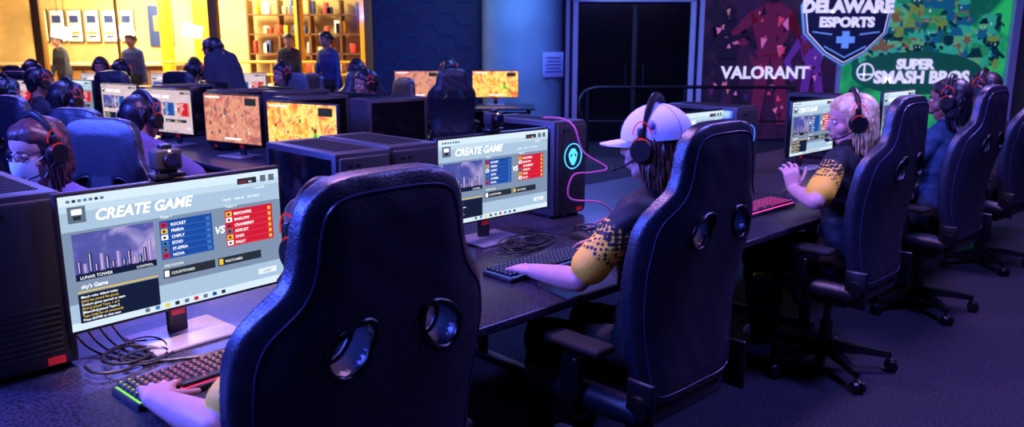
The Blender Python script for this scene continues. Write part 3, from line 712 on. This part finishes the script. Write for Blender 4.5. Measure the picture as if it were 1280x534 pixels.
for x in(1.8,2.08): mb.tube([(x,12.92,.85),(x,12.87,.87),(x,12.87,1.23),(x,12.92,1.25)],.012,metal)
mb.obj('door_1')
mb=MB()
for x in(1.05,2.4,3.9): mb.cyl((x,11.2,0),(x,11.2,.94),.022,.022,plast)
mb.tube(catmull([(.98,11.2,.5),(.95,11.2,.8),(1.1,11.2,.95),(1.6,11.2,.97),(3.9,11.2,.97)],6,False),.024,plast); mb.tube([(1.05,11.2,.5),(3.9,11.2,.5)],.016,plast)
mb.obj('handrail')
wall('trim_2',(2.99,12.96,1.85),(.07,.08,3.7),trimw); wall('trim_3',(5.21,12.96,1.85),(.06,.08,3.7),trimw); wall('trim_4',(7.93,12.94,1.85),(.12,.12,3.7),trimw)
# posters; emission in the print stands in for light falling on it
def fig(mb,x,z,s,m,y,seed=0,facet=None):
    R=random.Random(seed)
    def P(pts,mm=m,dy=0): mb.prism([(x+a*s,z+b*s) for a,b in pts],y-.003-dy,y-dy,mm)
    mb.prism([(x+s*.11*math.cos(t),z+s*(1.70+.14*math.sin(t))) for t in np.linspace(0,2*math.pi,14,endpoint=False)],y-.003,y,m)
    P([(-.30,1.46),(-.1,1.58),(.1,1.58),(.30,1.46),(.2,1.1),(.13,.9),(-.13,.9),(-.2,1.1)])
    P([(-.16,.92),(.0,.92),(-.04,.45),(-.1,0),(-.24,0),(-.2,.45)]); P([(.0,.92),(.16,.92),(.24,.45),(.3,0),(.14,0),(.08,.45)])
    k=R.uniform(-.2,.3)
    P([(-.28,1.5),(-.18,1.36),(-.42,1.1+k),(-.3,.85+2*k),(-.38,.8+2*k),(-.54,1.1+k)]); P([(.28,1.5),(.18,1.36),(.42,1.15-k),(.62,1.3),(.66,1.22),(.44,1.0-k)])
    if facet:
        for i in range(44):
            cx=R.uniform(-.20,.20); cy=R.uniform(.95,1.48) if i<24 else (R.uniform(.1,.9) if i<36 else R.uniform(1.62,1.78)); w=R.uniform(.02,.065)
            if i>=36: cx*=.3
            a=R.uniform(0,6); P([(cx+w*math.cos(a),cy+w*1.6*math.sin(a)),(cx+w*math.cos(a+2),cy+w*1.6*math.sin(a+2)),(cx+w*.7*math.cos(a+4),cy+w*math.sin(a+4))],facet[i%len(facet)],.001+.0001*i)
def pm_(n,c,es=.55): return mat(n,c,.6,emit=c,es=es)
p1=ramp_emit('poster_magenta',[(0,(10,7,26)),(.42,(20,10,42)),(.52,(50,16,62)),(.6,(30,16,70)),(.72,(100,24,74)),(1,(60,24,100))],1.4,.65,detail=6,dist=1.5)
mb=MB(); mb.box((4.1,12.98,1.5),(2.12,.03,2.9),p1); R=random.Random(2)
for i in range(30):
    x=R.uniform(3.15,5.05); z=R.uniform(.2,2.7); w=R.uniform(.03,.11); a=R.uniform(0,6); c=[(70,20,72),(30,16,66),(96,28,84),(14,10,36),(56,26,100)][i%5]
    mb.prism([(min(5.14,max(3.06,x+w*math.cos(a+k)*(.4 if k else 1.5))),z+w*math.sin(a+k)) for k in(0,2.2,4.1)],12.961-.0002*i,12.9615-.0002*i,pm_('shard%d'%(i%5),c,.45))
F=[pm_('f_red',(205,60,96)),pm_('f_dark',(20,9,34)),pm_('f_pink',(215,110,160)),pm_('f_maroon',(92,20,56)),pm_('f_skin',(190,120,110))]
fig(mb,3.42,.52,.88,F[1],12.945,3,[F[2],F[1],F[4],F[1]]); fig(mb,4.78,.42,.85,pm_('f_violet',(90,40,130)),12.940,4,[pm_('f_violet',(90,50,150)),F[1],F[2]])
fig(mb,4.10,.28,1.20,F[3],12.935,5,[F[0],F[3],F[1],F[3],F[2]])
mb.prism([(3.98,2.31),(4.22,2.31),(4.20,2.22),(4.10,2.17),(4.0,2.22)],12.925,12.927,F[1])
mb.prism([(3.25,1.62),(3.75,1.75),(3.77,1.69),(3.3,1.50)],12.93,12.934,F[1])
mb.text('VALORANT',4.03,1.02,12.92,.265,mat('poster_text',(240,235,250),.5,emit=(240,235,250),es=.7),'CENTER',0,.007,.004)
mb.obj('wall_poster')
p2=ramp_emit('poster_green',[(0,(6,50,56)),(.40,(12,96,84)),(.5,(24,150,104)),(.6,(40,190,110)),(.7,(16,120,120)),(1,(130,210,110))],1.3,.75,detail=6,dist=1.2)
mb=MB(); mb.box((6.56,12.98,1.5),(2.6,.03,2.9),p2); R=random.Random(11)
gc=[(14,90,84),(40,150,92),(100,180,120),(20,100,130),(120,150,70),(8,52,60),(130,96,70),(50,180,140),(10,40,50)]
yy=12.962
def E(cx,cz,rx,rz,m,dy,n=16): mb.prism([(min(7.84,max(5.28,cx+rx*math.cos(t))),cz+rz*math.sin(t)) for t in np.linspace(0,2*math.pi,n,endpoint=False)],yy-dy-.0002,yy-dy,m)
for i in range(80):
    z=2.6-1.35*(i/80)**.8; x=R.uniform(5.5,7.65); s=R.uniform(.16,.30)*(1 if i%4 else 1.4); yy-=.0006
    c=gc[R.randrange(9)]; c2=gc[R.randrange(9)]; c3=gc[R.randrange(9)]
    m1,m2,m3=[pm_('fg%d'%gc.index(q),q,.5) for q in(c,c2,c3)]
    E(x,z-s*.65,s*.42,s*.55,m2,0); E(x-s*.25,z-s*1.15,s*.16,s*.3,m3,.0001,8); E(x+s*.25,z-s*1.1,s*.16,s*.3,m3,.0001,8)
    E(x,z,s*.34,s*.32,m1,.0001); 
    k=R.choice([0,1,2])
    if k==0: mb.prism([(x-s*.4,z+s*.1),(x+s*.4,z+s*.12),(x+s*.2,z+s*.55),(x-.1*s,z+s*.5)],yy-.0005,yy-.0003,m3)
    elif k==1: mb.prism([(x-s*.34,z+s*.05),(x-s*.1,z+s*.1),(x+s*.35,z),(x+s*.5,z+s*.35),(x+s*.15,z+s*.28),(x,z+s*.6),(x-s*.2,z+s*.3),(x-s*.5,z+s*.4)],yy-.0005,yy-.0003,m3)
    else: E(x,z+s*.22,s*.36,s*.16,m3,.0003,12)
    mb.prism([(x-s*.3,z-s*.4),(x-s*.8,z-s*.1),(x-s*.85,z-s*.28),(x-s*.35,z-s*.65)],yy-.0004,yy-.0002,m1)
    mb.prism([(x+s*.3,z-s*.4),(x+s*.75,z-s*.7),(x+s*.65,z-s*.85),(x+s*.3,z-s*.6)],yy-.0004,yy-.0002,m1)
    if i%3==0:
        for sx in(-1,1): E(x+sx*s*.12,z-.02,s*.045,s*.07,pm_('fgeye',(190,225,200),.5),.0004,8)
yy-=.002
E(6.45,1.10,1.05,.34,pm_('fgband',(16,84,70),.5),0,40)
pt=mat('poster_text')
yt=yy-.01
mb.text('SUPER',6.40,1.17,yt,.21,pt,'CENTER',0,.012,.004); mb.text('SMASH BROS.',6.55,.95,yt,.26,pt,'CENTER',0,.012,.004)
mb.tube([(5.62+.13*math.cos(t),yt,1.12+.13*math.sin(t)) for t in np.linspace(0,6.28,24,endpoint=False)],.012,pt,closed=True); mb.box((5.60,yt,1.12),(.025,.01,.26),pt); mb.box((5.62,yt,1.08),(.26,.01,.025),pt); mb.obj('wall_poster')
mb=MB(); sh=[(-.66,.52),(-.5,.78),(.5,.78),(.66,.52),(.60,.10),(.30,-.22),(0,-.40),(-.30,-.22),(-.60,.10)]
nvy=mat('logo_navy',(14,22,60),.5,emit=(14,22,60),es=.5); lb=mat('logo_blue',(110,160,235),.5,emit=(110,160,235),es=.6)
mb.prism([(a*1.0,b*1.0) for a,b in sh],-.02,.03,lb); mb.prism([(a*.96,b*.96+.006) for a,b in sh],-.03,-.02,nvy); mb.prism([(a*.925,b*.925+.012) for a,b in sh],-.035,-.03,pt); mb.prism([(a*.90,b*.90+.017) for a,b in sh],-.04,-.035,nvy)
mb.text('DELAWARE',0,.42,-.045,.25,pt,'CENTER',0,.014,.006); mb.text('ESPORTS',0,.20,-.045,.20,pt,'CENTER',0,.010,.006)
mb.prism([(-.05,.13),(.05,.13),(.05,.05),(.13,.05),(.13,-.05),(.05,-.05),(.05,-.13),(-.05,-.13),(-.05,-.05),(-.13,-.05),(-.13,.05),(-.05,.05)],-.05,-.04,lb)
mb.tube([(-.48,-.045,.12),(-.2,-.045,.08)],.010,lb); mb.tube([(.48,-.045,.12),(.2,-.045,.08)],.010,lb); mb.tube([(-.3,-.045,-.10),(0,-.045,-.27),(.3,-.045,-.10)],.010,lb)
o=mb.obj('team_logo_sign'); o.location=(5.20,12.80,1.62); o.scale=(1.08,1,1.0)
# ---------------- far tables (world frame)
def wplace(o,x,y,z=0,yaw=0): o.location=(x,y,z); o.rotation_euler=(0,0,math.radians(yaw)); return o
wplace(desk('computer_desk',2.4,.8),-.9,10.6)
for x in(-1.25,-.22): wplace(link('monitor',MM['game' if x>-1 else 'game2']),x,10.75,DZ)
wplace(desk('computer_desk',5.4,.8),-5.4,9.8)
for x in(-7.6,-6.8,-5.9,-4.95,-4.1,-3.3): wplace(link('monitor',MM['uiw']),x,9.9,DZ)
wplace(desk('computer_desk',2.6,.8),-5.6,7.9)
for x in(-6.4,-5.0): wplace(link('monitor',MM['ui' if x<-6 else 'uiw']),x,8.0,DZ)
def to_row(x,y): return x*math.cos(A)+y*math.sin(A),-x*math.sin(A)+y*math.cos(A)
for i,(x,y,w,stand,kw) in enumerate([(-.75,9.75,10,False,{}),(-5.35,9.0,0,False,{}),(-4.4,9.1,8,False,{}),(-5.3,7.1,-10,False,{}),(-3.55,9.0,-10,False,{}),(-6.5,7.1,0,False,{}),(-2.75,7.9,60,True,dict(lean=.16,head=(0,.05,-.12))),(-2.75,12.2,150,True,{}),(6.9,7.2,30,False,{}),(-7.0,9.0,-12,False,{}),(-1.75,9.2,20,False,{}),(-4.6,5.9,-15,False,{}),(-5.75,5.8,-25,False,{}),(-3.9,6.6,-35,False,{}),(-6.6,14.2,170,True,{}),(-9.2,16.6,150,True,{}),(-4.0,14.6,200,True,{}),(-6.9,10.8,160,False,{}),(-5.5,10.9,190,False,{}),(-4.2,10.8,175,False,{})]):
    rx,ry=to_row(x,y)
    person(rx,ry,w-44,lean=kw.get('lean',.06),head=kw.get('head',(0,0,0)),stand=stand,skin=skinM,yellow=False,vox=.013,hcol=dark_h,hair='short',short=False,top=[blk,blu][i in(5,7,14)],headset=not stand,wl=(-.2,.05,.85) if stand else None,wr=(.2,.1,.85) if stand else None,dl=(0,.2,-1) if stand else (0,1,0),dr=(0,.2,-1) if stand else (0,1,0))
    if not stand: chair(rx,ry,w-44,.95)
rx,ry=to_row(-2.3,8.0); chair(rx,ry,126,.95)

# ---------------- lights
def area(name,x,y,z,size,col,pw,rot=(0,0,0),aim=None):
    l=bpy.data.lights.new(name,'AREA'); l.energy=pw; l.color=col; l.size=size
    o=bpy.data.objects.new(name,l); COL.objects.link(o); o.location=(x,y,z); o.rotation_euler=[math.radians(a) for a in rot]
    if aim: o.rotation_euler=(Vector(aim)-o.location).to_track_quat('-Z','Y').to_euler()
    return o
area('ceiling_light',-.6,2.9,3.4,.5,(.7,.36,1),105)
area('ceiling_light',2.2,2.6,3.4,.6,(.20,.18,1),175)
area('ceiling_light',3.4,5.0,3.4,.8,(.48,.3,1),145)
area('ceiling_light',-1.8,.6,3.4,.6,(.10,.14,1),150,(15,-12,0))
area('ceiling_light',-2.8,6.0,3.4,1.5,(.14,.16,1),200)
area('ceiling_light',.5,9.5,3.4,1.5,(.12,.2,1),200)
area('ceiling_light',5.5,10.0,3.4,1.5,(.35,.25,1),50,(0,0,0))
area('ceiling_light',-6,9.5,3.4,1.5,(.22,.16,1),150)
area('chair_rim_light',-4.2,1.6,2.7,.9,(.06,.10,1),520,aim=(1,2.6,.9))  # added blue source out of view, gives the chairs a blue rim
area('pillar_fill_light',-.3,10.6,3.4,.4,(.35,.65,1),55,aim=(.15,12.3,1.3))  # added source without a fixture, brightens the pillar
area('hall_light',-7,15.8,3.5,4,(1,.84,.5),1700)
sp=bpy.data.lights.new('desk_fill_spot','SPOT'); sp.energy=1300; sp.color=(1,.62,.9); sp.spot_size=math.radians(15); sp.spot_blend=.9; sp.shadow_soft_size=.05  # added spot that makes the bright pink patch on the desk
so=bpy.data.objects.new('desk_fill_spot',sp); COL.objects.link(so); so.location=(-.55,.9,3.4); so.rotation_euler=(Vector((-.88,2.06,.76))-so.location).to_track_quat('-Z','Y').to_euler()
w=bpy.data.worlds.new('World'); SC.world=w; w.use_nodes=True; w.node_tree.nodes['Background'].inputs[0].default_value=(.04,.04,.2,1); w.node_tree.nodes['Background'].inputs[1].default_value=.2
SC.view_settings.view_transform='Standard'
cam=bpy.data.cameras.new('Camera'); co=bpy.data.objects.new('Camera',cam); COL.objects.link(co); SC.camera=co
cam.lens=28.1; cam.sensor_width=36; co.location=(0,0,1.56); co.rotation_euler=(math.radians(78),0,0); cam.clip_start=.05
cam.dof.use_dof=True; cam.dof.focus_distance=2.5; cam.dof.aperture_fstop=4.5
